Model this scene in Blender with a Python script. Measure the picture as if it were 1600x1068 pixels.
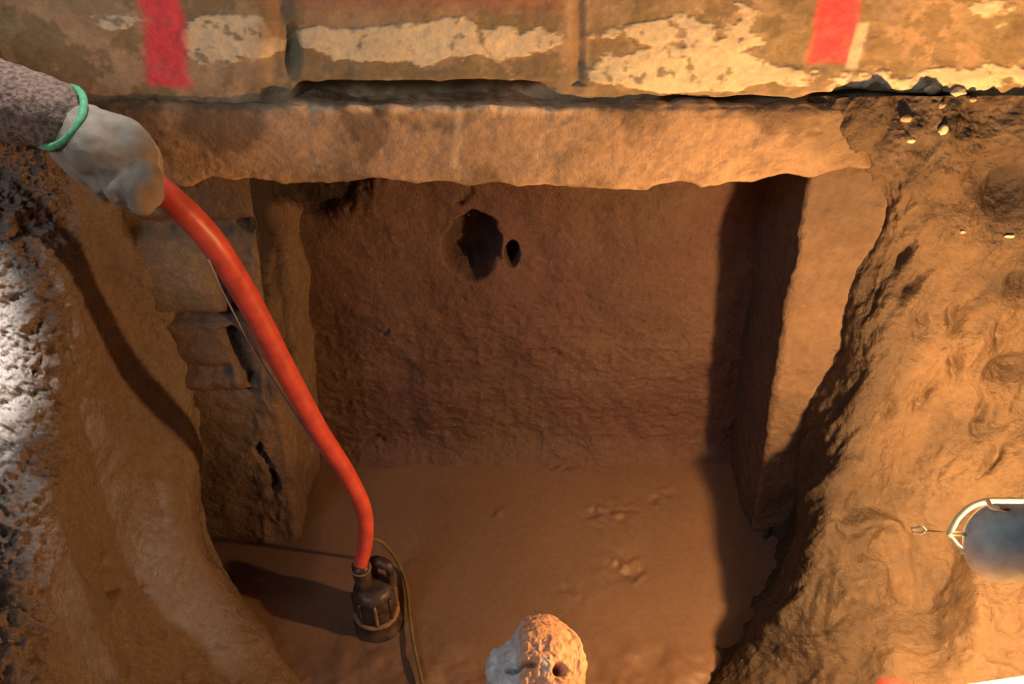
import bpy, bmesh, math
import numpy as np
from mathutils import Vector

for o in list(bpy.data.objects): bpy.data.objects.remove(o)
S = bpy.context.scene
COL = S.collection

# ------------------------------------------------------------------ camera
F = 1250.0; PITCH = math.radians(38); H = 1.73      # pit floor is z = 0
CP, SP = math.cos(PITCH), math.sin(PITCH)
cam = bpy.data.cameras.new('camera'); cam.sensor_width = 36; cam.lens = 36*F/1600
camo = bpy.data.objects.new('camera', cam); COL.objects.link(camo)
camo.location = (0, 0, H); camo.rotation_euler = (math.radians(90)-PITCH, 0, 0)
cam.clip_start = 0.02
S.camera = camo

# ------------------------------------------------------------------ light and exposure
S.view_settings.view_transform = 'Standard'; S.view_settings.look = 'None'
S.view_settings.gamma = 1; S.view_settings.use_curve_mapping = False
S.view_settings.exposure = 0.0
w = bpy.data.worlds.new('world'); S.world = w; w.use_nodes = True
w.node_tree.nodes['Background'].inputs[0].default_value = (0.80, 0.74, 0.85, 1)
w.node_tree.nodes['Background'].inputs[1].default_value = 0.032
BULB_STRENGTH = 3400.0
BULB_COLOR = (1.0, 0.53, 0.20, 1)

def area(name, loc, target, size, power, color):
    l = bpy.data.lights.new(name, 'AREA'); l.size = size; l.energy = power; l.color = color
    o = bpy.data.objects.new(name, l); COL.objects.link(o); o.location = loc
    o.rotation_euler = (Vector(target)-Vector(loc)).to_track_quat('-Z', 'Y').to_euler()
    return o
# soft daylight fill added high at left for the post and lamp shade
area('daylight', (-1.3, -0.3, 2.4), (0.0, 0.8, 0.8), 0.7, 13, (0.84, 0.93, 1.0))
sp_ = bpy.data.lights.new('daylight_spot', 'SPOT'); sp_.energy = 1300; sp_.color = (0.88, 0.95, 1.0); sp_.spot_size = math.radians(14.5); sp_.spot_blend = .5; sp_.shadow_soft_size = .03  # narrow spot added so daylight falls only on the left clods
spo = bpy.data.objects.new('daylight_spot', sp_); COL.objects.link(spo); spo.location = (-.90, .45, 2.9)
spo.rotation_euler = (Vector((-1.04, .99, .98))-Vector((-.90, .45, 2.9))).to_track_quat('-Z', 'Y').to_euler()

sp2 = bpy.data.lights.new('arm_rim_spot', 'SPOT'); sp2.energy = 90; sp2.color = (0.9, 0.97, 1.0); sp2.spot_size = math.radians(15); sp2.spot_blend = .8; sp2.shadow_soft_size = .02  # small spot added for a cool rim on sleeve and glove
sp2o = bpy.data.objects.new('arm_rim_spot', sp2); COL.objects.link(sp2o); sp2o.location = (-.42, 1.345, 2.5)
sp2o.rotation_euler = (Vector((-.64, 1.09, 1.27))-Vector((-.42, 1.345, 2.5))).to_track_quat('-Z', 'Y').to_euler()

# ------------------------------------------------------------------ helpers
def P(x, y, t):
    """point seen at photo pixel x,y at depth t metres along the view axis"""
    u = (x-800)/F; v = (y-534)/F
    return np.array([u*t, (CP-v*SP)*t, H+(-SP-v*CP)*t])

def _hash(ix, iy, iz, seed):
    h = (ix*374761393 + iy*668265263 + iz*2147483647 + seed*1274126177) & 0xFFFFFFFF
    h = ((h ^ (h >> 13))*1274126177) & 0xFFFFFFFF
    h = ((h ^ (h >> 16))*2246822519) & 0xFFFFFFFF
    return ((h ^ (h >> 15)) & 0xFFFFFF)/float(0xFFFFFF)

def vn(p, seed=0):
    """value noise in 3-D, -1..1"""
    p = np.asarray(p, dtype=np.float64)
    i = np.floor(p).astype(np.int64); f = p-i; f = f*f*f*(f*(f*6-15)+10)
    r = 0
    for dx in (0, 1):
        for dy in (0, 1):
            for dz in (0, 1):
                wgt = (f[..., 0] if dx else 1-f[..., 0])*(f[..., 1] if dy else 1-f[..., 1])*(f[..., 2] if dz else 1-f[..., 2])
                r = r+wgt*_hash(i[..., 0]+dx, i[..., 1]+dy, i[..., 2]+dz, seed)
    return r*2-1

_RT = np.array([[.36, .48, -.8], [-.8, .6, 0], [.48, .64, .6]])
def fbm(p, scale=1.0, octs=4, seed=0, gain=0.5, stretch=(1, 1, 1)):
    p = np.asarray(p)*scale*np.array(stretch) @ (_RT if stretch == (1, 1, 1) else np.eye(3)); a = 1; r = 0; n = 0
    for k in range(octs):
        r = r+a*vn(p+k*17.3, seed+k); n += a; a *= gain; p = (p*2.03) @ _RT
    return r/n

def ridge(p, scale, octs, seed, stretch=(1, 1, 1)):
    p = np.asarray(p)*scale*np.array(stretch); a = 1; r = 0; n = 0
    for k in range(octs):
        r = r+a*(1-2*np.abs(vn(p+k*11.7, seed+k))); n += a; a *= .5; p = (p*2.1) @ _RT
    return r/n

def sst(a, b, x):
    t = np.clip((x-a)/(b-a), 0, 1); return t*t*(3-2*t)

def tag(o, label, cat, group=None):
    o['label'] = label; o['category'] = cat
    if group: o['group'] = group
    return o

def link(name, me, mat, parent=None, smooth=True):
    me.name = name
    if mat: me.materials.append(mat)
    if smooth: me.polygons.foreach_set('use_smooth', [True]*len(me.polygons))
    o = bpy.data.objects.new(name, me); COL.objects.link(o)
    if parent:
        o.parent = parent; bpy.context.view_layer.update()
        o.matrix_parent_inverse = parent.matrix_world.inverted()
    return o

def struct(o, label=None):
    o['kind'] = 'structure'
    if label: o['label'] = label
    return o

def empty(name, loc, label, cat):
    o = bpy.data.objects.new(name, None); COL.objects.link(o); o.location = loc
    o.empty_display_size = .05; tag(o, label, cat); bpy.context.view_layer.update(); return o

def grid_normals(G):
    du = np.gradient(G, axis=1); dv = np.gradient(G, axis=0)
    n = np.cross(du, dv); n /= (np.linalg.norm(n, axis=2, keepdims=True)+1e-12); return n

def grid_mesh(name, G, cols=None):
    nr, nc = G.shape[:2]
    idx = np.arange(nr*nc).reshape(nr, nc)
    q = np.stack([idx[:-1, :-1], idx[1:, :-1], idx[1:, 1:], idx[:-1, 1:]], -1).reshape(-1, 4)
    me = bpy.data.meshes.new(name)
    me.vertices.add(nr*nc); me.vertices.foreach_set('co', G.reshape(-1).astype(np.float32))
    me.loops.add(q.size); me.loops.foreach_set('vertex_index', q.reshape(-1).astype(np.int32))
    me.polygons.add(len(q)); me.polygons.foreach_set('loop_start', np.arange(0, q.size, 4, dtype=np.int32))
    me.update(calc_edges=True); me.validate()
    if cols is not None:
        for nm, arr in cols.items():
            a = me.attributes.new(nm, 'FLOAT_COLOR', 'POINT')
            c = np.ones((nr*nc, 4), np.float32); c[:, :3] = arr.reshape(-1, 3)
            a.data.foreach_set('color', c.reshape(-1))
    return me

def cr(Pn, n):
    """Catmull-Rom resample of control array along axis 0 to n samples"""
    Pn = np.asarray(Pn, float); m = len(Pn)
    Q = np.concatenate([2*Pn[:1]-Pn[1:2], Pn, 2*Pn[-1:]-Pn[-2:-1]])
    s = np.linspace(0, m-1, n); i = np.minimum(s.astype(int), m-2); t = s-i
    t = t.reshape((-1,)+(1,)*(Pn.ndim-1))
    a, b, c, d = Q[i], Q[i+1], Q[i+2], Q[i+3]
    return .5*((2*b)+(-a+c)*t+(2*a-5*b+4*c-d)*t*t+(-a+3*b-3*c+d)*t**3)

def surf(net, nr, nc):
    A = cr(net, nr); A = np.swapaxes(A, 0, 1); A = cr(A, nc); return np.swapaxes(A, 0, 1)

def tube(name, pts, rad, mat, parent=None, n=12, samples=120, cap=True, ripple=0):
    C = cr(np.array(pts, float), samples)
    R = cr(np.array(rad, float).reshape(-1, 1), samples)[:, 0] if hasattr(rad, '__len__') else np.full(samples, rad)
    T = np.gradient(C, axis=0); T /= np.linalg.norm(T, axis=1, keepdims=True)
    up = np.array([0.3, 0.2, 1.0]); N = np.cross(T[0], up); N /= np.linalg.norm(N)
    V = []
    for k in range(samples):
        N = N-T[k]*np.dot(N, T[k]); N /= np.linalg.norm(N); B = np.cross(T[k], N)
        for j in range(n):
            a = 2*math.pi*j/n
            V.append(C[k]+(N*math.cos(a)+B*math.sin(a))*R[k]*(1+ripple*math.sin(k*2.1)))
    Fc = []
    for k in range(samples-1):
        for j in range(n):
            Fc.append((k*n+j, k*n+(j+1) % n, (k+1)*n+(j+1) % n, (k+1)*n+j))
    if cap: Fc.append(tuple(range(n-1, -1, -1))); Fc.append(tuple((samples-1)*n+j for j in range(n)))
    me = bpy.data.meshes.new(name); me.from_pydata([tuple(v) for v in V], [], Fc); me.update()
    return link(name, me, mat, parent)

def lathe(name, prof, loc, mat, parent=None, n=40, axis=None):
    """prof: (radius, height) list"""
    V = []; Fc = []
    for r, h in prof:
        for j in range(n):
            a = 2*math.pi*j/n; V.append((loc[0]+r*math.cos(a), loc[1]+r*math.sin(a), loc[2]+h))
    for k in range(len(prof)-1):
        for j in range(n): Fc.append((k*n+j, k*n+(j+1) % n, (k+1)*n+(j+1) % n, (k+1)*n+j))
    Fc.append(tuple(range(n-1, -1, -1))); Fc.append(tuple((len(prof)-1)*n+j for j in range(n)))
    me = bpy.data.meshes.new(name); me.from_pydata(V, [], Fc); me.update()
    return link(name, me, mat, parent)

def blob_mesh(name, chains, voxel, mat, parent=None, smooth=6, noise=None, cutfn=None):
    """one continuous surface grown over chains of (point, radius)"""
    bm = bmesh.new()
    for ch in chains:
        for (a, ra), (b, rb) in zip(ch[:-1], ch[1:]):
            a = np.array(a); b = np.array(b); L = np.linalg.norm(b-a); k = max(2, int(L/(min(ra, rb)*.3))+1)
            for i in range(k+1):
                f = i/k; c = a*(1-f)+b*f; r = ra*(1-f)+rb*f
                res = bmesh.ops.create_icosphere(bm, subdivisions=3, radius=r)
                bmesh.ops.translate(bm, verts=res['verts'], vec=Vector(c))
    me = bpy.data.meshes.new(name); bm.to_mesh(me); bm.free()
    o = bpy.data.objects.new(name+'_tmp', me); COL.objects.link(o)
    m = o.modifiers.new('r', 'REMESH'); m.mode = 'VOXEL'; m.voxel_size = voxel
    s = o.modifiers.new('s', 'SMOOTH'); s.iterations = smooth; s.factor = .5
    dg = bpy.context.evaluated_depsgraph_get(); ev = o.evaluated_get(dg)
    out = bpy.data.meshes.new_from_object(ev)
    bpy.data.objects.remove(o); bpy.data.meshes.remove(me)
    if noise:
        n = len(out.vertices); co = np.zeros(n*3, np.float32); out.vertices.foreach_get('co', co); co = co.reshape(-1, 3)
        no = np.zeros(n*3, np.float32); out.vertices.foreach_get('normal', no); no = no.reshape(-1, 3)
        co = co+no*noise(co)[:, None]
        out.vertices.foreach_set('co', co.reshape(-1).astype(np.float32)); out.update()
    return link(name, out, mat, parent)

# ------------------------------------------------------------------ materials
def nt(name):
    m = bpy.data.materials.new(name); m.use_nodes = True
    t = m.node_tree; return m, t, t.nodes['Principled BSDF']

def simple(name, col, rough=.6, metal=0, nscale=0, namt=.25, bump=0, spec=None):
    m, t, b = nt(name); b.inputs['Roughness'].default_value = rough; b.inputs['Metallic'].default_value = metal
    if spec is not None: b.inputs['Specular IOR Level'].default_value = spec
    if nscale:
        g = t.nodes.new('ShaderNodeNewGeometry'); n = t.nodes.new('ShaderNodeTexNoise'); n.inputs['Scale'].default_value = nscale
        n.inputs['Detail'].default_value = 6; t.links.new(g.outputs['Position'], n.inputs['Vector'])
        r = t.nodes.new('ShaderNodeValToRGB'); r.color_ramp.elements[0].position = .35; r.color_ramp.elements[1].position = .68
        r.color_ramp.elements[0].color = [c*(1-namt) for c in col[:3]]+[1]; r.color_ramp.elements[1].color = [min(1, c*(1+namt)) for c in col[:3]]+[1]
        t.links.new(n.outputs['Fac'], r.inputs[0]); t.links.new(r.outputs[0], b.inputs['Base Color'])
        if bump:
            bp = t.nodes.new('ShaderNodeBump'); bp.inputs['Strength'].default_value = bump; bp.inputs['Distance'].default_value = .004
            t.links.new(n.outputs['Fac'], bp.inputs['Height']); t.links.new(bp.outputs[0], b.inputs['Normal'])
    else: b.inputs['Base Color'].default_value = (*col[:3], 1)
    return m

def attr_mat(name, rough=.65, s1=60, bump=.5, dist=.004, rvar=.15, vary=.25, spec=.4):
    """material whose own colour is stored per vertex, broken up by node noise"""
    m, t, b = nt(name); L = t.links
    a = t.nodes.new('ShaderNodeAttribute'); a.attribute_name = 'tone'
    g = t.nodes.new('ShaderNodeNewGeometry')
    n = t.nodes.new('ShaderNodeTexNoise'); n.inputs['Scale'].default_value = s1; n.inputs['Detail'].default_value = 8; n.inputs['Roughness'].default_value = .65
    L.new(g.outputs['Position'], n.inputs['Vector'])
    mr = t.nodes.new('ShaderNodeMapRange'); mr.inputs['From Min'].default_value = .3; mr.inputs['From Max'].default_value = .7
    mr.inputs['To Min'].default_value = 1-vary; mr.inputs['To Max'].default_value = 1+vary; L.new(n.outputs['Fac'], mr.inputs['Value'])
    vm = t.nodes.new('ShaderNodeVectorMath'); vm.operation = 'SCALE'; L.new(a.outputs['Color'], vm.inputs[0]); L.new(mr.outputs[0], vm.inputs['Scale'])
    L.new(vm.outputs[0], b.inputs['Base Color'])
    n2 = t.nodes.new('ShaderNodeTexNoise'); n2.inputs['Scale'].default_value = s1*.4; n2.inputs['Detail'].default_value = 4
    L.new(g.outputs['Position'], n2.inputs['Vector'])
    mr2 = t.nodes.new('ShaderNodeMapRange'); mr2.inputs['From Min'].default_value = .35; mr2.inputs['From Max'].default_value = .65
    mr2.inputs['To Min'].default_value = max(.05, rough-rvar); mr2.inputs['To Max'].default_value = min(1, rough+rvar)
    L.new(n2.outputs['Fac'], mr2.inputs['Value']); L.new(mr2.outputs[0], b.inputs['Roughness'])
    b.inputs['Specular IOR Level'].default_value = spec
    bp = t.nodes.new('ShaderNodeBump'); bp.inputs['Strength'].default_value = bump; bp.inputs['Distance'].default_value = dist
    L.new(n.outputs['Fac'], bp.inputs['Height']); L.new(bp.outputs[0], b.inputs['Normal'])
    return m

M_wall = attr_mat('old_painted_masonry', .7, 90, .6, .004, .15, .14)
M_foot = attr_mat('muddy_concrete', .7, 70, .9, .007, .15, .18)
M_clay = attr_mat('cut_clay', .62, 60, .9, .010, .15, .2)
M_bankr = attr_mat('trowelled_clay', .52, 75, .9, .009, .15, .2)
M_bankl = attr_mat('wet_clay', .33, 80, .9, .008, .12, .2, .8)
M_floor = attr_mat('silty_floor', .5, 60, .6, .004, .12, .12)

CLAY = np.array([.34, .215, .14])
DARK = np.array([.075, .05, .045])
def mixc(A, B, f): return A*(1-f[..., None])+B*f[..., None]
def tone(G, base, seed, amt=.22, sc=7):
    f = 1+amt*fbm(G, sc, 4, seed); c = np.broadcast_to(base, G.shape)*f[..., None]
    g = fbm(G, sc*.6, 3, seed+9); c = c*(1+.07*g[..., None]*np.array([1, 0, -1]))
    return c

def pxy(G):
    """where points of the place fall in the photograph, used to put stains, painted shading and dents where they are seen"""
    X, Y, Z = G[..., 0], G[..., 1], G[..., 2]-H
    d = Y*CP-Z*SP; u = Y*SP+Z*CP
    return 800+F*X/d, 534-F*u/d

YB, YF = 1.67, 1.35     # pit back wall, footing face
def zat(y, Y):          # height where photo row y meets the plane at distance Y
    v = (y-534)/F; return H+(-SP-v*CP)*Y/(CP-v*SP)

# ------------------------------------------------------------------ foundation wall
def build_wall():
    nx, nz = 760, 170
    X = np.linspace(-1.5, 1.5, nx)
    z0, z1 = zat(178, YF), zat(-70, 1.385)+.25
    Zr = np.concatenate([np.linspace(z0, zat(-20, 1.385), 140), np.linspace(zat(-20, 1.385), z1, 31)[1:]])
    XX, ZZ = np.meshgrid(X, Zr)
    G = np.stack([XX, np.full_like(XX, 1.385), ZZ], -1)
    px, py = pxy(G)
    h = sst(88, 128, py+6*fbm(G, 9, 3, 3))            # haunch at the wall's foot
    Y = 1.372-.006*h
    rec = sst(455, 500, px)*(1-sst(800, 880, px))*sst(118, 132, py+5*fbm(G, 20, 3, 4))
    rec2 = sst(1020, 1060, px)*(1-sst(1180, 1240, px))*sst(142, 152, py+4*fbm(G, 20, 3, 6))
    rec3 = sst(1240, 1280, px)*(1-sst(1480, 1540, px))*sst(136, 148, py+5*fbm(G, 20, 3, 7))
    Y = Y+.05*rec+.03*np.maximum(rec2, rec3)
    # masonry joints
    joint = np.exp(-((px-438-5*fbm(G, 12, 3, 8)*4)/16)**2)+.8*np.exp(-((px-903)/9)**2)*(py < 128)
    Y = Y+.012*joint*(1-h*.3)
    hole = np.exp(-(((px-457)/13)**2+((py-78)/38)**2)**2); Y = Y+.02*hole
    Y = Y+.004*fbm(G, 12, 4, 10)+.0025*fbm(G, 45, 3, 11)
    # flaking plaster skin
    fl = fbm(np.stack([px/95, py/60, px*0], -1), 1, 5, 21)
    fl2 = fbm(np.stack([px/38, py/26, px*0], -1), 1, 5, 22, .62)
    bias = -.30+.0*px
    bias = bias+.55*np.exp(-(((px-640)/230)**2+((py-62)/40)**2)**2)+.55*np.exp(-(((px-350)/75)**2+((py-60)/50)**2)**2)
    bias = bias+.75*np.exp(-(((px-1060)/150)**2+((py-108)/30)**2)**2)+.28*np.exp(-(((px-1010)/110)**2+((py-40)/35)**2))
    bias = bias+.45*np.exp(-(((px-170)/70)**2+((py-30)/22)**2))+.38*np.exp(-(((px-1400)/260)**2+((py-116)/22)**2)**2)
    bias = bias+.25*np.exp(-(((px-1530)/90)**2+((py-20)/40)**2))+.3*np.exp(-(((px-1150)/100)**2+((py-40)/60)**2))
    plaster = sst(-.02, .05, bias+.32*fl+.30*fl2)
    Y = Y-.0022*plaster
    Y = Y+.006*fbm(G, 5, 3, 12)
    G[..., 1] = Y
    base = tone(G, np.array([.45, .31, .185]), 30, .5, 16)
    green = np.array([.38, .29, .16]); base = mixc(base, np.broadcast_to(green, base.shape), sst(.0, .25, fbm(G, 11, 4, 31))*.7)
    base = mixc(base, np.broadcast_to([.27, .20, .10], base.shape), sst(-.02, .12, fbm(G, 17, 5, 34, .65))*.75)
    pl = tone(G, np.array([.80, .67, .45]), 33, .14, 16)
    pl = mixc(pl, np.broadcast_to([.95, .84, .50], pl.shape), np.exp(-(((px-1020)/90)**2+((py-108)/22)**2)))  # lamp hot spot at the wall's foot painted in as pale yellow
    c = mixc(base, pl, plaster)
    redf = sst(-4, 26, 22-py+10*fbm(G, 10, 3, 40))*sst(380, 480, px)*(1-sst(860, 900, px)); c = mixc(c, np.broadcast_to([.42, .19, .12], c.shape), redf*.7)
    redj = np.exp(-((px-425)/26)**2)*(py < 150); c = mixc(c, np.broadcast_to([.34, .20, .12], c.shape), redj*.75*sst(-.5, .2, fbm(G, 20, 3, 50)))
    jt = np.exp(-((px-903)/13)**2)*(py < 140); c = mixc(c, np.broadcast_to([.30, .20, .13], c.shape), jt*.55)
    jl = np.exp(-((px-917)/3)**2)*(py < 100)+np.exp(-((px-888)/3)**2)*(py < 70); c = mixc(c, np.broadcast_to([.6, .45, .28], c.shape), np.clip(jl, 0, 1)*.5)
    c = mixc(c, np.broadcast_to([.16, .16, .09], c.shape), hole*.8)
    sp = sst(.25, .5, fbm(G, 55, 3, 61)); c = mixc(c, np.broadcast_to([.15, .10, .06], c.shape), sp*.65*plaster)
    # sprayed pink marks and a pale smear
    wob = 5*fbm(G, 30, 3, 70)
    cx = 262+.16*(py-60)+4*np.sin(py/22); pk = 1-sst(22, 42, np.abs(px-cx+wob)); pk = pk*(1-sst(122, 136, py+wob))
    cx = 1300-.18*(py-50); w2 = 26+.04*py; pk2 = (1-sst(w2-6, w2+16, np.abs(px-cx+wob)))*(1-sst(88, 100, py+wob))
    pink = np.clip(np.maximum(pk, pk2), 0, 1)*(1-.35*sp)
    c = mixc(c, np.broadcast_to([.98, .085, .115], c.shape), pink*.92)
    cx = 1338-.28*(py-60); sm = (1-sst(7, 13, np.abs(px-cx+.6*wob)))*sst(28, 36, py)*(1-sst(98, 108, py)); c = mixc(c, np.broadcast_to([.75, .64, .45], c.shape), sm*.9)
    o = link('foundation_wall', grid_mesh('w', G, {'tone': np.clip(c, 0, 1)}), M_wall)
    return struct(o, 'old flaking painted foundation wall with two sprayed pink marks')
build_wall()

# ------------------------------------------------------------------ concrete footing: lip, face, ragged bottom edge, soffit
def build_footing():
    nx = 700; X = np.linspace(-1.5, 1.5, nx)
    zt = zat(166, YF); zb = zat(283, YF)
    prof = [(1.47, zt-.004)]*1+[(1.40, zt-.002), (1.362, zt+.002), (1.352, zt-.003), (1.345, zt-.015), (1.344, zt-.05), (1.345, zt-.09), (1.345, zb+.02), (1.348, zb+.004), (1.362, zb-.003), (1.40, zb+.002), (1.50, zb+.01), (1.80, zb+.02)]
    pr = cr(np.array(prof), 150)
    G = np.zeros((150, nx, 3)); G[..., 0] = X[None]; G[..., 1] = pr[:, 0][:, None]; G[..., 2] = pr[:, 1][:, None]
    px, py = pxy(G)
    k = np.linspace(0, 1, 150)[:, None]
    low = sst(.35, .72, k)
    xp = 800+F*X/1.48
    wave = .009*np.abs(np.sin(xp/29+.4*np.sin(xp/60)))+.010*vn(np.stack([xp/70, xp*0, xp*0], -1), 5)
    # the edge dips a little right of centre and lifts at both ends
    dip = -.012*np.exp(-((xp-960)/90)**2)+.016*sst(1080, 1260, xp)
    G[..., 2] += low*(wave-.004+dip)[None]
    top = 1-sst(.0, .3, k)
    lipw = .010*vn(np.stack([xp/45, xp*0+3, xp*0], -1), 9)+.005*vn(np.stack([xp/14, xp*0+3, xp*0], -1), 10)
    G[..., 2] += top*lipw[None]
    n = grid_normals(G)
    d = .006*fbm(G, 14, 4, 80)+.003*fbm(G, 50, 3, 81)
    d = d+.014*np.exp(-(((px-650)/240)**2+((py-170)/8)**2)**1)*(1+1.2*fbm(G, 30, 3, 82))
    G = G+n*np.where(n[..., 1:2] < 0, 1, -1)*d[..., None]
    G[..., 1] += .07*sst(1335, 1420, px)
    c = tone(G, np.array([.48, .33, .205]), 90, .28, 12)
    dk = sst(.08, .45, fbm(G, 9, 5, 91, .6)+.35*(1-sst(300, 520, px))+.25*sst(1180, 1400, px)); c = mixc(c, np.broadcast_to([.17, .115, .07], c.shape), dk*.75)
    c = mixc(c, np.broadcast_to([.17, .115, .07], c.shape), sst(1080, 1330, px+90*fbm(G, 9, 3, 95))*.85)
    st = np.exp(-((px-716+.10*(py-200))/5)**2)*(py < 262)*(py > 165); c = mixc(c, np.broadcast_to([.72, .55, .38], c.shape), st*.7)
    st = np.exp(-((px-855+.4*(py-200))/4)**2)*(py < 262)*(py > 190); c = mixc(c, np.broadcast_to([.62, .45, .3], c.shape), st*.4)
    lp = np.exp(-((k-.27)/.05)**2)*sst(440, 500, px)*(1-sst(860, 940, px)); c = mixc(c, np.broadcast_to([.92, .72, .50], c.shape), lp*.9*sst(-.3, .2, fbm(G, 30, 3, 92)))  # light catching the lip painted in as a paler edge
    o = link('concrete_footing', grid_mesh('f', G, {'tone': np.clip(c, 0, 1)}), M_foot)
    return struct(o, 'muddy concrete footing with ragged lower edge')
build_footing()

# ------------------------------------------------------------------ pit back wall
def build_back():
    nx, nz = 460, 420
    XX, ZZ = np.meshgrid(np.linspace(-.72, .95, nx), np.linspace(-.06, 1.10, nz))
    G = np.stack([XX, np.full_like(XX, YB), ZZ], -1)
    px, py = pxy(G)
    Y = YB-.07*(1-sst(-.05, .12, ZZ))**2                     # soil fillet at the floor
    amp = 1-.5*sst(330, 600, 0*py)
    Y = Y-.020*fbm(G, 4, 3, 100)-.011*fbm(G, 14, 4, 101)-.005*ridge(G, 28, 3, 102)*sst(430, 520, py)
    h1 = sst(1.25, .75, np.sqrt(((px-737)/40)**2+((py-383)/44)**2)+.28*fbm(G, 22, 4, 103))
    h2 = sst(1.2, .7, np.sqrt(((px-800)/11)**2+((py-397)/20)**2))
    lump = np.exp(-(((px-770)/22)**2+((py-402)/26)**2))
    Y = Y+.11*h1*(1-.6*lump)+.07*h2-.012*lump
    h3 = sst(1.25, .6, np.sqrt(((px-500)/72)**2+((py-290)/44)**2)+.5*fbm(G, 20, 4, 104)); Y = Y+.03*h3
    # cracks
    for (xa, ya, xb, yb, wd) in ((600, 518, 640, 485, 3), (680, 487, 735, 460, 3), (770, 482, 800, 484, 3), (845, 556, 895, 556, 6), (700, 335, 735, 300, 5), (545, 690, 720, 690, 5)):
        dx, dy = xb-xa, yb-ya; L2 = dx*dx+dy*dy
        tt = np.clip(((px-xa)*dx+(py-ya)*dy)/L2, 0, 1)
        dist = np.hypot(px-xa-tt*dx, py-ya-tt*dy+22*fbm(G, 22, 4, 105)); Y = Y+.013*np.exp(-(dist/wd)**2)*np.clip(.6+1.6*fbm(G, 14, 2, 106), 0, 1.3)
    G[..., 1] = Y
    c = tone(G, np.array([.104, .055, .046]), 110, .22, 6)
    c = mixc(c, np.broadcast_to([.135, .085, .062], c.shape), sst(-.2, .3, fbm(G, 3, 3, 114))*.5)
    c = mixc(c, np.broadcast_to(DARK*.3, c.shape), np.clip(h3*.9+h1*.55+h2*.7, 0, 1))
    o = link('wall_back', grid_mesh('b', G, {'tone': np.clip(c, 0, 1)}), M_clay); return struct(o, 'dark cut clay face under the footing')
build_back()

# ------------------------------------------------------------------ pit floor
def build_floor():
    XX, YY = np.meshgrid(np.linspace(-1.3, 1.2, 420), np.linspace(.2, 1.8, 300))
    G = np.stack([XX, YY, np.zeros_like(XX)], -1); px, py = pxy(G)
    near = sst(960, 1080, py+30*fbm(G, 8, 3, 121))
    Z = .004*fbm(G, 5, 3, 120)+near*(.02*fbm(G, 12, 4, 122)+.012)
    for (x, y, r) in ((940, 800, 26), (975, 885, 34), (1000, 900, 18), (890, 930, 20), (690, 690, 20), (870, 720, 25), (1030, 775, 22), (960, 800, 30), (780, 800, 10)):
        m = np.exp(-(((px-x)/r)**2+((py-y)/(r*.7))**2)); Z = Z+m*.016*fbm(G, 38, 3, 123+x)
    G[..., 2] = Z
    c = tone(G, np.array([.178, .108, .072]), 130, .12, 5)
    wet = sst(-.1, .5, fbm(G, 6, 4, 133)); c = mixc(c, np.broadcast_to([.145, .088, .062], c.shape), wet*.35)
    # darker patch of floor between the left bank and the pump
    q = sst(285, 300, px)*(1-sst(478, 510, px+6*fbm(G, 20, 2, 5)))*sst(700, 760, py)*(1-sst(905, 945, py+14*fbm(G, 12, 3, 6)))
    c = mixc(c, np.broadcast_to([.10, .062, .05], c.shape), q*.8)
    o = link('floor', grid_mesh('fl', G, {'tone': np.clip(c, 0, 1)}), M_floor); return struct(o, 'smooth silty pit floor')
build_floor()

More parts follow.
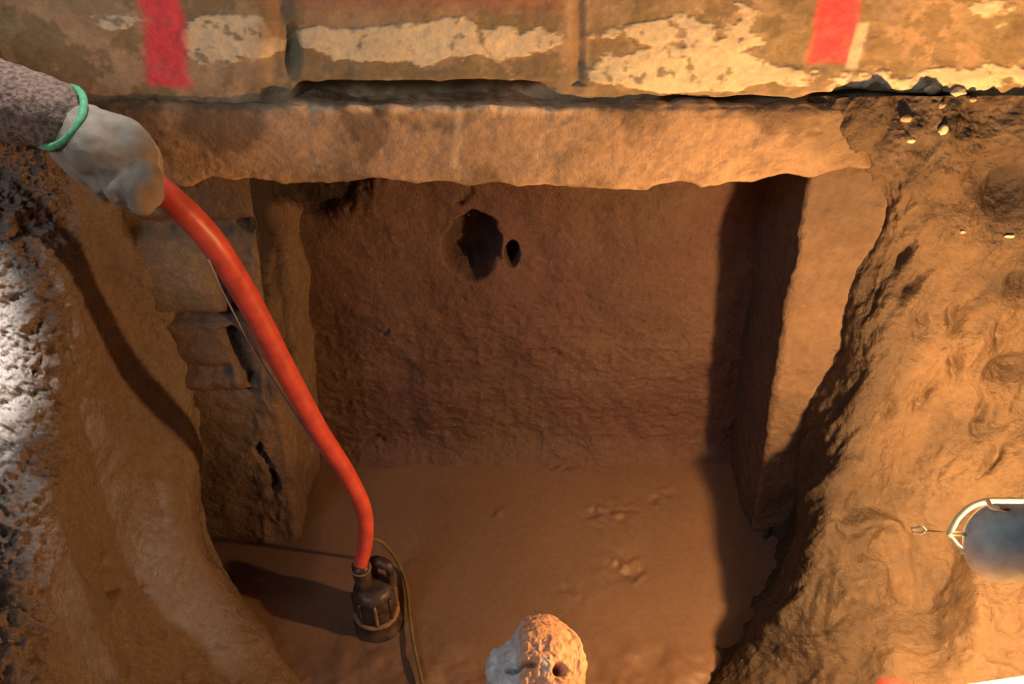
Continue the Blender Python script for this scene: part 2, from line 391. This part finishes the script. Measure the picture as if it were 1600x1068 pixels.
# ------------------------------------------------------------------ earth piers left standing under the footing
def build_pier(name, edge_top, edge_bot, outer, yface, seed, label):
    nz = 330
    Z = np.linspace(-.06, 1.12, nz)
    s = np.clip(Z/1.06, 0, 1); ex = edge_bot*(1-s)+edge_top*s
    n1, n2 = 230, 120
    sg = 1 if outer > 0 else -1
    rows = []
    for z, e in zip(Z, ex):
        a = np.linspace(outer, e+sg*.015, n1); fx = np.stack([a, np.full(n1, yface)], -1)
        ang = np.linspace(0, math.pi/2, 10)[1:-1]
        cc = np.stack([e+sg*.015-sg*.015*np.sin(ang), yface+.015*(1-np.cos(ang))], -1)
        b = np.linspace(yface+.015, 1.78, n2); sx = np.stack([np.full(n2, e), b], -1)
        pl = np.concatenate([fx, cc, sx]); rows.append(np.concatenate([pl, np.full((len(pl), 1), z)], 1))
    G = np.array(rows); n = grid_normals(G)
    n = n*np.where((n[..., 1:2]*1.0+n[..., 0:1]*sg) < 0, 1, -1)
    px, py = pxy(G)
    d = .012*fbm(G, 6, 3, seed)+.007*fbm(G, 20, 4, seed+1)
    base = np.array([.185, .122, .082]); c = tone(G, base, seed+2, .15, 6)
    if sg < 0:
        d = d+.012*ridge(G, 9, 3, seed+3, (2.0, 1, .6))*sst(380, 420, px)
        # ledges and gaps in the cut face
        def band(y, wd, x0, x1, a): return a*np.exp(-((py-y+4*fbm(G, 14, 3, seed+int(y)))/wd)**2)*sst(x0-10, x0+10, px)*(1-sst(x1-10, x1+10, px))
        led = band(360, 14, 130, 400, -.03)+band(499, 8, 250, 375, -.03)+band(592, 14, 280, 390, .014)+band(612, 4, 300, 400, -.018)+band(577, 8, 280, 360, -.016)+band(510, 5, 250, 370, .010)
        d = d+led
        def slot(xa, ya, xb, yb, wd, a):
            dx, dy = xb-xa, yb-ya; tt = np.clip(((px-xa)*dx+(py-ya)*dy)/(dx*dx+dy*dy), 0, 1)
            return a*np.exp(-(np.hypot(px-xa-tt*dx+14*fbm(G, 16, 4, seed+31), py-ya-tt*dy+10*fbm(G, 20, 3, seed+32))/wd)**2)
        sl = slot(338, 450, 362, 492, 11, 1)+slot(362, 520, 388, 590, 10, 1)+slot(408, 695, 430, 760, 6, 1)
        d = d-.035*np.clip(sl, 0, 1)
        dkm = 1.4*slot(418, 300, 421, 362, 22, 1)+1.2*slot(420, 365, 424, 450, 13, 1)+slot(424, 450, 430, 560, 9, .8)+1.1*slot(447, 385, 452, 540, 9, 1)+1.3*slot(405, 292, 480, 296, 17, 1)
        dkm = np.clip(dkm*(1+.5*fbm(G, 25, 3, seed+8)), 0, 1)
        c = mixc(c, np.broadcast_to(DARK*.25, c.shape), np.clip(dkm*.95+sl*.6, 0, 1)); d = d-.025*dkm
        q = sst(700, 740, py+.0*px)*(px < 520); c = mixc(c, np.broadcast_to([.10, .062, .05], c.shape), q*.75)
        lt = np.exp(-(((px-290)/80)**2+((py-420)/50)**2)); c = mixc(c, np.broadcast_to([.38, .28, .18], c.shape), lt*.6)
    else:
        c = c*(.68+.2*fbm(G, 12, 4, 240))[..., None]*np.where(G[..., 1:2] > yface+.012, .35, 1)  # side face colour darkened to deepen the shade it lies in
        c = mixc(c, np.broadcast_to([.09, .06, .05], c.shape), sst(edge_top+.02, edge_top-.0, G[..., 0]-.08*(1.06-G[..., 2]))*sst(1.39, 1.41, G[..., 1]))  # shadowed side face painted toward dark brown
    G = G+n*d[..., None]
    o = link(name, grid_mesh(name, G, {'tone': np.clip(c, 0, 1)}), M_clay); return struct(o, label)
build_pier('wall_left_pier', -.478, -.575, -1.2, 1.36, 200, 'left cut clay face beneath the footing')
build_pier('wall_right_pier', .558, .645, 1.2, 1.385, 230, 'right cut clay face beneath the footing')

# ------------------------------------------------------------------ right bank
def net(rows): return np.array([[P(*p) for p in r] for r in rows])
R = [
 [(1250,150,1.420),(1290,150,1.400),(1350,150,1.385),(1450,150,1.380),(1620,150,1.375),(1850,150,1.360),(2250,150,1.200)],
 [(1265,220,1.500),(1300,220,1.450),(1370,220,1.410),(1470,220,1.405),(1620,220,1.400),(1850,220,1.360),(2250,220,1.200)],
 [(1350,300,1.580),(1372,300,1.530),(1420,300,1.470),(1500,300,1.460),(1620,300,1.440),(1850,300,1.300),(2250,300,1.140)],
 [(1338,400,1.680),(1352,400,1.630),(1395,400,1.575),(1490,400,1.535),(1620,400,1.500),(1850,400,1.390),(2250,400,1.230)],
 [(1300,500,1.800),(1310,500,1.760),(1365,500,1.630),(1470,500,1.610),(1620,500,1.570),(1850,500,1.442),(2250,500,1.282)],
 [(1268,620,1.930),(1276,620,1.880),(1345,620,1.700),(1455,620,1.670),(1620,620,1.630),(1850,620,1.470),(2250,620,1.310)],
 [(1225,740,2.100),(1240,740,2.030),(1308,740,1.730),(1440,740,1.720),(1620,740,1.590),(1850,740,1.370),(2250,740,1.210)],
 [(1190,840,2.140),(1228,840,2.070),(1275,840,1.710),(1430,840,1.700),(1620,840,1.550),(1850,840,1.310),(2250,840,1.150)],
 [(1150,940,2.000),(1192,940,1.950),(1238,940,1.700),(1420,940,1.630),(1620,940,1.530),(1850,940,1.310),(2250,940,1.150)],
 [(1080,1050,1.860),(1122,1050,1.830),(1152,1050,1.740),(1400,1050,1.555),(1620,1050,1.450),(1850,1050,1.208),(2250,1050,1.048)],
 [(900,1200,1.690),(960,1200,1.670),(1120,1200,1.590),(1380,1200,1.420),(1620,1200,1.360),(1850,1200,1.156),(2250,1200,0.996)],
 [(750,1500,1.420),(850,1500,1.410),(1050,1500,1.340),(1350,1500,1.200),(1620,1500,1.020),(1850,1500,0.840),(2250,1500,0.680)],
]
def build_rbank():
    G = surf(net(R), 620, 470); n = grid_normals(G)
    tocam = np.array([0, 0, H])-G; n = n*np.where((n*tocam).sum(-1, keepdims=True) > 0, 1, -1)
    px, py = pxy(G)
    # shovel-smeared ridges running down and to the left
    a = math.radians(24); u = (px*math.cos(a)+py*math.sin(a))/F; v = (-px*math.sin(a)+py*math.cos(a))/F
    pp = np.stack([G[..., 0]*1.0, G[..., 1]*.9, G[..., 2]*.38], -1)
    pp[..., 0] -= .28*G[..., 2]
    d = .034*fbm(pp, 8, 2, 300)+.018*fbm(pp, 19, 3, 301)+.006*ridge(pp, 24, 3, 302)+.0045*fbm(G, 50, 4, 303, .6)
    clod = sst(330, 230, py)*sst(1330, 1420, px); d = d+clod*(.014*fbm(G, 18, 4, 305)+.007*fbm(G, 45, 3, 306))
    pit = np.exp(-(((px-1575)/45)**2+((py-300)/40)**2))+np.exp(-(((px-1600)/40)**2+((py-440)/22)**2))+.9*np.exp(-(((px-1590)/45)**2+((py-575)/18)**2))
    d = d-.045*pit
    d = d-.022*np.exp(-(((px-1480)/42)**2+((py-320)/26)**2))
    # a shell-shaped slump with a hollow below it
    rr = np.hypot((px-1365)/42, (py-850)/36)+.35*fbm(G, 16, 3, 320); d = d+.022*np.exp(-((rr-1)/.3)**2)*sst(.5, -.6, (py-850)/36-.4*(px-1365)/42)-.014*np.exp(-(rr/.8)**2)
    d = d-.03*np.exp(-(((px-1400)/22)**2+((py-930)/45)**2))
    # hollow left of the ridge under the lamp
    d = d-.060*np.exp(-(((px-1452)/42)**2+((py-940)/95)**2))+.04*np.exp(-(((px-1530)/28)**2+((py-930)/120)**2))
    for i, (x, y) in enumerate(((1440, 510), (1492, 500), (1400, 640), (1545, 720), (1410, 400), (1485, 570), (1420, 455), (1555, 520), (1530, 650), (1450, 620))):
        ang = .35+.35*math.sin(i*2.3); k_ = .7+.5*abs(math.sin(i*1.7)); qx = px-x+16*fbm(G, 18, 3, 340+i); qy = py-y+14*fbm(G, 16, 3, 360+i); dx = (qx*math.cos(ang)+qy*math.sin(ang))/k_; dy = (-qx*math.sin(ang)+qy*math.cos(ang))/k_
        d = d-.028*k_*np.exp(-((dx/8)**2+(dy/24)**2))
    ed = sst(0, .06, np.linspace(0, 1, G.shape[1]))[None]
    G = G+n*(d*(.35+.65*ed))[..., None]
    c = tone(G, np.array([.118, .078, .047]), 310, .16, 6)
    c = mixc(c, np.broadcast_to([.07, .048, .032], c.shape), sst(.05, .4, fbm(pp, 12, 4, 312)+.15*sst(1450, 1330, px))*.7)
    c = mixc(c, np.broadcast_to([.15, .11, .075], c.shape), clod*sst(-.15, .35, fbm(G, 16, 4, 313))*.8)
    c = mixc(c, np.broadcast_to([.03, .022, .018], c.shape), np.clip(pit*1.2*(1+fbm(G, 25, 3, 333)), 0, 1)*.85)  # shadow inside the pits painted in as near-black colour
    c = mixc(c, c*.5, sst(330, 420, py)*sst(1440, 1340, px+20*fbm(G, 8, 3, 334)))  # falloff of grazing light on the left flank painted as darker clay
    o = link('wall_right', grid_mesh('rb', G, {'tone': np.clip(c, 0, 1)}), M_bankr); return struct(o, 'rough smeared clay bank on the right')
build_rbank()

# ------------------------------------------------------------------ left bank
Lr = [
 [(-500,100,1.05),(-250,140,1.18),(-50,150,1.30),(60,150,1.38),(140,150,1.42),(200,150,1.45),(215,160,1.50)],
 [(-500,250,1.06),(-250,250,1.20),(-50,250,1.31),(60,250,1.38),(130,250,1.42),(185,250,1.46),(200,250,1.55)],
 [(-500,340,1.03),(-250,340,1.18),(-50,340,1.31),(60,340,1.39),(130,340,1.46),(185,340,1.53),(195,340,1.64)],
 [(-500,450,1.00),(-250,450,1.15),(-50,450,1.32),(70,450,1.37),(160,450,1.56),(250,450,1.66),(258,450,1.76)],
 [(-500,570,.97),(-250,570,1.11),(-50,570,1.32),(75,570,1.37),(185,570,1.64),(290,570,1.77),(298,570,1.88)],
 [(-500,700,.93),(-250,700,1.06),(-50,700,1.29),(70,700,1.35),(195,700,1.66),(304,700,1.80),(308,700,1.97)],
 [(-500,830,.89),(-250,830,1.02),(-50,830,1.23),(65,830,1.30),(200,830,1.66),(310,830,1.82),(316,830,2.10)],
 [(-500,930,.86),(-250,930,.98),(-50,930,1.18),(60,930,1.25),(220,930,1.63),(362,930,1.83),(376,930,2.02)],
 [(-500,1068,.82),(-250,1068,.93),(-50,1068,1.10),(60,1068,1.19),(250,1068,1.56),(440,1068,1.74),(480,1068,1.83)],
 [(-500,1300,.74),(-250,1300,.84),(-50,1300,.98),(110,1300,1.1),(350,1300,1.42),(560,1300,1.53),(620,1300,1.58)],
 [(-500,1600,.64),(-250,1600,.74),(-50,1600,.88),(200,1600,1.10),(400,1600,1.22),(600,1600,1.30),(700,1600,1.35)],
]
def build_lbank():
    G = surf(net(Lr), 640, 460); n = grid_normals(G)
    tocam = np.array([0, 0, H])-G; n = n*np.where((n*tocam).sum(-1, keepdims=True) > 0, 1, -1)
    px, py = pxy(G)
    cl = sst(135, 60, px+25*fbm(G, 7, 3, 401)-.02*(py-400)+sst(700, 950, py)*40)
    d = .012*fbm(G, 6, 3, 400)+.005*fbm(G, 22, 4, 402)+.0015*ridge(G, 50, 2, 404)
    d = d+cl*(.022*ridge(G, 24, 4, 405)+.020*fbm(G, 55, 4, 406, .6))
    def slot(xa, ya, xb, yb, wd, a):
        dx, dy = xb-xa, yb-ya; tt = np.clip(((px-xa)*dx+(py-ya)*dy)/(dx*dx+dy*dy), 0, 1)
        return a*np.exp(-(np.hypot(px-xa-tt*dx+6*fbm(G, 12, 2, 7), py-ya-tt*dy)/wd)**2)
    d = d-slot(165, 870, 200, 1068, 8, .02)-slot(178, 895, 184, 915, 9, .02)-slot(228, 918, 232, 924, 5, .012)-slot(430, 960, 450, 1020, 16, .012)
    ed = sst(1, .93, np.linspace(0, 1, G.shape[1]))[None]
    G = G+n*(d*(.3+.7*ed))[..., None]
    c = tone(G, np.array([.20, .132, .084]), 410, .18, 6)
    c = mixc(c, np.broadcast_to([.19, .14, .115], c.shape), cl*.6)
    o = link('wall_left', grid_mesh('lb', G, {'tone': np.clip(c, 0, 1)}), M_bankl); return struct(o, 'wet clay bank on the left with shiny clods at its top')
build_lbank()

# near side of the pit, below the camera
def build_front():
    XX, SS = np.meshgrid(np.linspace(-1.2, 1.2, 260), np.linspace(0, 1, 120))
    G = np.stack([XX, .90-.62*SS, -.03+1.05*SS], -1); n = np.array([0, .86, .5])
    d = .02*fbm(G, 7, 4, 500)+.01*ridge(G, 25, 3, 501); G = G+n*d[..., None]
    c = tone(G, np.array([.33, .2, .13]), 510, .2, 7)
    o = link('wall_front', grid_mesh('fr', G, {'tone': np.clip(c, 0, 1)}), M_clay); struct(o, 'near side of the pit')
build_front()

# ------------------------------------------------------------------ red hose
M_hose = simple('red_rubber', (.62, .085, .06), .42, 0, 35, .18, .3)
hose_pts = [P(-260,95,1.32), P(-120,140,1.27), P(0,175,1.235), P(90,210,1.205), P(160,243,1.19), P(215,273,1.185), P(262,306,1.19), P(330,376,1.26), P(392,475,1.38), P(447,580,1.50), P(498,672,1.61), P(543,742,1.70), P(568,796,1.755), P(571,842,1.785), P(563,882,1.805)]
hose = tube('water_hose', hose_pts, [.020]*7+[.0215, .0215, .021, .020, .019, .018, .017, .016], M_hose, n=24, samples=220, ripple=.006)
tag(hose, 'thick red rubber hose running from the gloved hand down to the sump pump', 'hose')

# ------------------------------------------------------------------ cords
M_cord = simple('olive_cable', (.16, .125, .06), .5, 0, 40, .2)
M_grey = simple('grey_cord', (.30, .26, .26), .5)
def fl(x, y, up=.006):
    v = (y-534)/F; t = (H-up)/(SP+v*CP); return P(x, y, t)
o = tube('power_cable', [P(566,850,1.800), P(585,841,1.85), P(606,856,1.93), fl(624,882,.02), fl(635,915,.012), fl(640,960,.016), fl(646,1005,.024), fl(655,1045,.034), fl(666,1090,.045), fl(690,1150,.05)], .0042, M_cord, n=10, samples=110)
tag(o, 'thin olive cable looping from the pump across the pit floor', 'cable')
o = tube('thin_cord', [P(325,405,1.262), P(352,462,1.345), P(400,552,1.455), P(450,630,1.55), P(492,693,1.63), P(530,742,1.695)], .0022, M_grey, n=8, samples=80)
tag(o, 'thin grey cord stretched along the left side of the red hose', 'cord')

# ------------------------------------------------------------------ sump pump
M_pump = simple('muddy_black_casting', (.055, .038, .032), .45, 0, 45, .5, .6)
M_pmud = simple('mud_on_casting', (.23, .13, .085), .6, 0, 40, .4, .6)
pb = fl(592, 972, 0)
pr = empty('sump_pump', (pb[0], pb[1], 0), 'small mud-covered submersible pump standing on the pit floor under the red hose', 'pump')
lathe('strainer_base', [(.050, -.004), (.058, 0), (.058, .012), (.052, .016), (.050, .045), (.052, .05)], (pb[0], pb[1], 0), M_pump, pr)
lathe('ring', [(.049, .048), (.055, .049), (.055, .056), (.049, .058)], (pb[0], pb[1], 0), M_pmud, pr)
lathe('motor_housing', [(.047, .055), (.048, .07), (.048, .125), (.045, .14), (.034, .150), (.0, .152)], (pb[0], pb[1], 0), M_pump, pr)
for k in range(8):
    a = k*math.pi/4+.2; x, y = pb[0]+.049*math.cos(a), pb[1]+.049*math.sin(a)
    tube('cooling_rib', [(x, y, .06), (x, y, .09), (x, y, .132)], .004, M_pmud if k % 3 == 0 else M_pump, pr, n=8, samples=10)
oe = P(563, 882, 1.805)
tube('outlet', [(pb[0]-.03, pb[1], .12), (oe[0], pb[1]*.5+oe[1]*.5, .15), (oe[0], oe[1], oe[2]-.03), tuple(oe+np.array([0, 0, -.002]))], [.018, .020, .021, .020], M_pump, pr, n=18, samples=30)
hd = tube('handle', [(pb[0]+.002, pb[1]+.035, .14), (pb[0]+.002, pb[1]+.035, .185), (pb[0]+.008, pb[1]+.03, .2), (pb[0]+.034, pb[1]+.02, .2), (pb[0]+.042, pb[1]+.015, .185), (pb[0]+.040, pb[1]+.01, .13)], [.008, .009, .013, .013, .009, .008], M_pump, pr, n=12, samples=50)
tube('clamp_band', [tuple(oe+np.array([.021*math.cos(a), .021*math.sin(a), -.012])) for a in np.linspace(0, 2*math.pi, 14)], .003, M_pmud, pr, n=6, samples=40)

# ------------------------------------------------------------------ person: sleeved forearm and gloved hand
M_sleeve = simple('brown_fleece', (.21, .12, .085), .95, 0, 160, .5, .9)
M_glove = simple('grey_work_glove', (.27, .205, .15), .9, 0, 40, .18, .5)
M_green = simple('green_elastic', (.10, .33, .16), .7, 0, 120, .2)
per = empty('person', tuple(P(-60, 150, 1.2)), 'forearm in a brown sleeve with grey work glove gripping the red hose', 'person')
q = 1.13/F
TH = 1.13
sl = blob_mesh('sleeve', [[(P(-620, -40, 1.10), 95*q), (P(-420, 30, 1.11), 86*q), (P(-200, 98, 1.12), 78*q), (P(-60, 138, 1.13), 70*q), (P(10, 160, 1.135), 63*q), (P(50, 169, 1.132), 57*q), (P(76, 178, 1.128), 53*q), (P(90, 184, 1.125), 50*q)]], .005, M_sleeve, per, 4,
               noise=lambda p: .0035*fbm(p, 30, 3, 600)+.0018*fbm(p, 190, 2, 601)+.003*ridge(p, 14, 2, 602, (2.0, 1, 1)))
def gn(p): return .0022*fbm(p, 40, 3, 610)+.0022*ridge(p, 24, 2, 611)
fing = [
 [(P(122,202,1.138), 39*q), (P(138,212,1.13), 47*q), (P(158,228,1.12), 51*q), (P(190,248,1.125), 44*q)],           # palm to knuckles
 [(P(112,226,1.14), 36*q), (P(140,252,1.14), 36*q), (P(165,272,1.145), 28*q)],                                    # heel of the hand
 [(P(150,205,1.125), 36*q), (P(190,215,1.12), 34*q), (P(215,240,1.12), 30*q)],
 [(P(212,238,1.125), 26*q), (P(231,276,1.115), 20*q), (P(237,304,1.135), 18*q), (P(236,312,1.185), 16*q), (P(222,296,1.222), 14*q)],   # index
 [(P(196,252,1.12), 26*q), (P(212,296,1.11), 20*q), (P(222,318,1.13), 17*q), (P(214,318,1.185), 16*q), (P(198,296,1.222), 14*q)],      # middle
 [(P(176,262,1.125), 25*q), (P(186,296,1.115), 20*q), (P(193,311,1.135), 16*q), (P(186,306,1.185), 15*q), (P(174,284,1.22), 13*q)],    # ring
 [(P(150,262,1.13), 22*q), (P(158,288,1.125), 18*q), (P(163,301,1.145), 14*q), (P(156,292,1.185), 13*q), (P(150,270,1.212), 12*q)],    # little
 [(P(140,195,1.15), 26*q), (P(190,205,1.165), 21*q), (P(222,226,1.175), 18*q), (P(240,258,1.175), 16*q), (P(244,284,1.18), 13*q)],     # thumb along the hose
]
gl = blob_mesh('glove', fing, .0032, M_glove, per, 5, noise=gn)
gl['label'] = 'grey fabric work glove'
e1 = P(121, 139, 1.13)-P(62, 226, 1.13); e1 = e1/2*.98
ctr = (P(121, 139, 1.13)+P(62, 226, 1.13))/2
view = ctr-np.array([0, 0, H]); view /= np.linalg.norm(view)
along = P(150, 225, 1.13)-ctr; along /= np.linalg.norm(along)
e2 = -view*.061+along*.028
ring = [ctr+e1*math.cos(a)+e2*math.sin(a) for a in np.linspace(0, 2*math.pi, 25)]
cf = tube('cuff_band', ring, .0055, M_green, gl, n=10, samples=120, cap=False); cf['label'] = 'green elastic cuff edge'

# ------------------------------------------------------------------ work lamp
M_shade = simple('blue_grey_enamel', (.50, .62, .64), .5, 0, 55, .16, .15)
M_wire = simple('cream_coated_wire', (.92, .84, .62), .35)
M_thin = simple('steel_wire', (.35, .28, .2), .35, .8)
M_bulb, t_, b_ = nt('lit_bulb'); b_.inputs['Base Color'].default_value = (1, .8, .5, 1)
b_.inputs['Emission Color'].default_value = BULB_COLOR; b_.inputs['Emission Strength'].default_value = BULB_STRENGTH
LC = P(1574, 848, 1.17)
vw = np.array([0, CP, -SP])
ax = np.array([1.0, 0, 0])
ay = np.cross(ax, vw); ay /= np.linalg.norm(ay)
if ay[2] < 0: ay = -ay
ld = empty('work_lamp', tuple(LC), 'blue-grey metal work lamp with cream wire guard hanging in front of the right bank', 'lamp')
rs = 61*1.17/F
def shade():
    nphi = 40; st = []
    for k in range(17): # rounded left end
        a = math.pi/2*k/16; st.append((-.008-rs*math.cos(a), rs*math.sin(a)))
    for x in np.linspace(0.0, .15, 12)[0:]: st.append((x, rs*(1+.0*x)))
    G = np.zeros((len(st), nphi, 3))
    for i, (x, r) in enumerate(st):
        for j in range(nphi):
            ph = math.radians(-98+196*j/(nphi-1))
            G[i, j] = LC+ax*x+ay*r*math.sin(ph)-vw*(r*.75*math.cos(ph))
    me = grid_mesh('shade', G); o = link('shade', me, M_shade, ld)
    s = o.modifiers.new('solid', 'SOLIDIFY'); s.thickness = .0016; s.offset = 0
    return o
shade()
bm = bmesh.new(); bmesh.ops.create_uvsphere(bm, u_segments=24, v_segments=16, radius=.019)
for vv in bm.verts: vv.co.x *= 1.25
me = bpy.data.meshes.new('bulb'); bm.to_mesh(me); bm.free()
bulb = link('bulb', me, M_bulb, None); bulb.location = Vector(LC+ax*.045+vw*.042); bpy.context.view_layer.update()
bulb.parent = ld; bulb.matrix_parent_inverse = ld.matrix_world.inverted()
lathe_c = LC+ax*.05+vw*.012
tube('socket', [tuple(LC+ax*.075+vw*.036), tuple(LC+ax*.10+vw*.025), tuple(LC+ax*.15+vw*.005), tuple(LC+ax*.20)], [.014, .017, .019, .016], M_shade, ld, n=18, samples=30)
def Wt(x, y, t=1.19): return P(x, y, t)
tube('wire_guard', [Wt(1700,782), Wt(1620,782), Wt(1570,781), Wt(1543,782), Wt(1518,790), Wt(1499,806), Wt(1489,822), Wt(1483,833)], .0042, M_wire, ld, n=12, samples=80)
tube('wire_guard', [Wt(1481,832), Wt(1490,833), Wt(1506,834,1.16)], .0032, M_wire, ld, n=10, samples=20)
tube('wire_guard', [Wt(1481,832), Wt(1488,842), Wt(1505,862,1.165)], .0034, M_wire, ld, n=10, samples=20)
tube('wire_guard', [Wt(1543,782), Wt(1550,792,1.15), Wt(1562,794,1.13)], .0038, M_wire, ld, n=10, samples=20)
hk = tube('hook', [Wt(1484,832), Wt(1465,830), Wt(1443,828)], .0014, M_thin, ld, n=8, samples=20)
tube('hook_tip', [Wt(1446,828), Wt(1440,823), Wt(1432,824), Wt(1424,825)], .0020, M_wire, hk, n=8, samples=20)
tube('hook_tip', [Wt(1446,828), Wt(1439,833), Wt(1432,831), Wt(1426,830)], .0020, M_wire, hk, n=8, samples=20)
for (x, y, t) in ((1572, 911, 1.165), (1571, 796, 1.115)):
    c_ = P(x, y, t); tube('rivet', [tuple(c_-ax*.006), tuple(c_), tuple(c_+ax*.006)], [.002, .0036, .002], M_wire if y > 900 else M_thin, ld, n=10, samples=10)

# ------------------------------------------------------------------ mud-caked post end
def post_mat():
    m = attr_mat('mud_caked_concrete', .5, 90, .8, .004, .2, .25, .5); return m
def build_post():
    base = P(838, 1022, 1.25); cx, cy, zt = base[0], base[1], base[2]
    nr, na = 150, 220; rad = .077; A = np.linspace(0, 2*math.pi, na)
    prof = []
    for s in np.linspace(0, 1, 90): prof.append((rad*.86*s, .022*(1-s*s)))
    for s in np.linspace(0, 1, 16)[1:]: prof.append((rad*(.86+.14*math.sin(s*math.pi/2)), -.014*(1-math.cos(s*math.pi/2))))
    for s in np.linspace(0, 1, 60)[1:]: prof.append((rad, -.014-s*(zt+.0)))
    prof = np.array(prof); G = np.zeros((len(prof), na, 3))
    G[..., 0] = cx+prof[:, :1]*np.cos(A)[None]; G[..., 1] = cy+prof[:, :1]*np.sin(A)[None]; G[..., 2] = zt+prof[:, 1:]
    n = grid_normals(G); c0 = np.array([cx, cy, zt-.2]); n = n*np.where((n*(G-c0)).sum(-1, keepdims=True) > 0, 1, -1)
    px, py = pxy(G)
    d = .006*fbm(G, 22, 4, 700)+.003*ridge(G, 60, 3, 701)
    left = sst(818, 806, px+4*fbm(G, 60, 2, 702)); topm = sst(-.06, -.01, G[..., 2]-zt)
    chip = left*topm
    rough = sst(990, 1030, py)
    d = d+rough*topm*.003*fbm(G, 110, 3, 703)
    slotm = np.exp(-(((py-1036-.04*(px-800))/3.5)**2))*sst(786, 794, px)*(1-sst(832, 842, px))
    holem = np.exp(-((np.hypot(px-874, (py-1046))/10)**4)); d = d-.022*holem-.012*slotm
    G = G+n*d[..., None]
    G[..., 2] -= .022*chip
    rx = G[..., 0]-cx; cut = sst(.0, .03, (-rx-.020))*sst(0, .03, (G[..., 1]-cy-.02)); G[..., 1] -= .022*cut*1.0
    m_ = np.broadcast_to([.80, .46, .27], G.shape); g_ = np.broadcast_to([.62, .68, .70], G.shape)
    gm = np.clip(left+rough*sst(.0, .3, fbm(G, 45, 4, 710))*.8*sst(885, 840, px), 0, 1)
    c = mixc(m_*(1+.25*fbm(G, 25, 3, 711))[..., None], g_*(1+.3*fbm(G, 70, 3, 712))[..., None], gm)  # mud and grey, with lamp warmth at right and daylight at left painted in
    c = mixc(c, np.broadcast_to([.05, .035, .03], c.shape), np.clip(holem+slotm*.8, 0, 1)*.8)
    o = link('post', grid_mesh('post', G, {'tone': np.clip(c, 0, 1)}), post_mat())
    tag(o, 'round grey post caked with mud, its broken top standing up in the foreground', 'post')
build_post()

# ------------------------------------------------------------------ red cap and pale board at the lower frame edge
M_red = simple('red_plastic', (.55, .03, .025), .4, 0, 30, .1)
M_board = simple('pale_board', (.82, .74, .42), .6, 0, 40, .12)
c_ = P(1408, 1096, 1.30)
rc = lathe('red_cap', [(.030, -.26), (.044, -.25), (.046, -.03), (.044, -.006), (.036, .008), (.02, .014), (.0, .015)], tuple(c_), M_red)
tag(rc, 'red rounded plastic cap just showing at the bottom edge in front of the right bank', 'cap')
a_, b2 = P(1500, 1068, 1.22), P(1720, 1036, 1.22)
ux = (b2-a_)/np.linalg.norm(b2-a_); dn = np.array([0, -.85, -.1]); upv = np.array([0, 0, 1.0])
bm = bmesh.new()
vs = [bm.verts.new(tuple(a_+ux*i*.26+dn*j*.16-upv*k*.018)) for i in (0, 1) for j in (0, 1) for k in (0, 1)]
for f in ((0, 1, 3, 2), (4, 6, 7, 5), (0, 4, 5, 1), (2, 3, 7, 6), (0, 2, 6, 4), (1, 5, 7, 3)): bm.faces.new([vs[i] for i in f])
bmesh.ops.recalc_face_normals(bm, faces=bm.faces)
bmesh.ops.bevel(bm, geom=list(bm.edges), offset=.004, segments=3, affect='EDGES')
me = bpy.data.meshes.new('board'); bm.to_mesh(me); bm.free()
tag(link('board', me, M_board), 'pale yellow board edge at the bottom right corner below the lamp', 'board')

# ------------------------------------------------------------------ loose stones on the right-hand ledge
from mathutils.bvhtree import BVHTree
def bvh(name):
    me = bpy.data.objects[name].data; return BVHTree.FromPolygons([v.co.copy() for v in me.vertices], [tuple(p.vertices) for p in me.polygons])
trees = [bvh('wall_right'), bvh('foundation_wall'), bvh('concrete_footing')]
def hit(x, y):
    o = Vector((0, 0, H)); d = Vector(P(x, y, 1.0))-o; best = None
    for t in trees:
        h = t.ray_cast(o, d.normalized())
        if h[0] is not None and (best is None or h[3] < best[3]): best = h
    return best
M_st = simple('pale_stone', (.72, .58, .40), .6, 0, 80, .2, .4)
M_st2 = simple('brown_stone', (.44, .31, .2), .65, 0, 80, .25, .4)
stones = [(1475,203,7,9,M_st,'bright cream pebble standing alone on the muddy ledge at the upper right'),
 (1456,139,13,7,M_st,'larger cream stone at the foot of the painted wall, left of a pair'),
 (1497,144,13,8,M_st,'larger cream stone at the foot of the painted wall, right of a pair'),
 (1416,186,9,6,M_st2,'flat brownish stone on the lip of the footing below the stone pair'),
 (1423,219,7,4,M_st,'small flat pale chip on the mud below the brownish stone'),
 (1578,369,9,3,M_st,'thin pale splinter on the dark top of the right bank'),
 (1505,362,5,3,M_st2,'tiny pale chip on the right bank left of the thin splinter'),
 (1520,155,6,4,M_st2,'small brown stone right of the cream stone pair'),
 (1470,165,6,5,M_st2,'small brown stone directly below the cream stone pair')]
for i, (x, y, a, b, m, lab) in enumerate(stones):
    h = hit(x, y)
    if h is None: continue
    p, nn = h[0], h[1]; t = h[3]/math.sqrt(1+((x-800)/F)**2+((y-534)/F)**2)
    if nn.dot(Vector((0, 0, H))-p) < 0: nn = -nn
    bm = bmesh.new(); bmesh.ops.create_icosphere(bm, subdivisions=4, radius=1)
    co = np.array([v.co[:] for v in bm.verts]); r_ = 1+.22*fbm(co, 1.3, 3, 800+i*7)+.05*fbm(co, 5, 2, 801+i); co = co*r_[:, None]
    sx, sz = a*t/F, b*t/F; co = co*np.array([sx, min(sx, sz)*.8, sz])
    for v, c in zip(bm.verts, co): v.co = Vector(c)
    me = bpy.data.meshes.new('stone'); bm.to_mesh(me); bm.free()
    o = link('stone', me, m); o.location = p+nn*min(sx, sz)*.35; tag(o, lab, 'stone', 'loose stones along the muddy ledge')
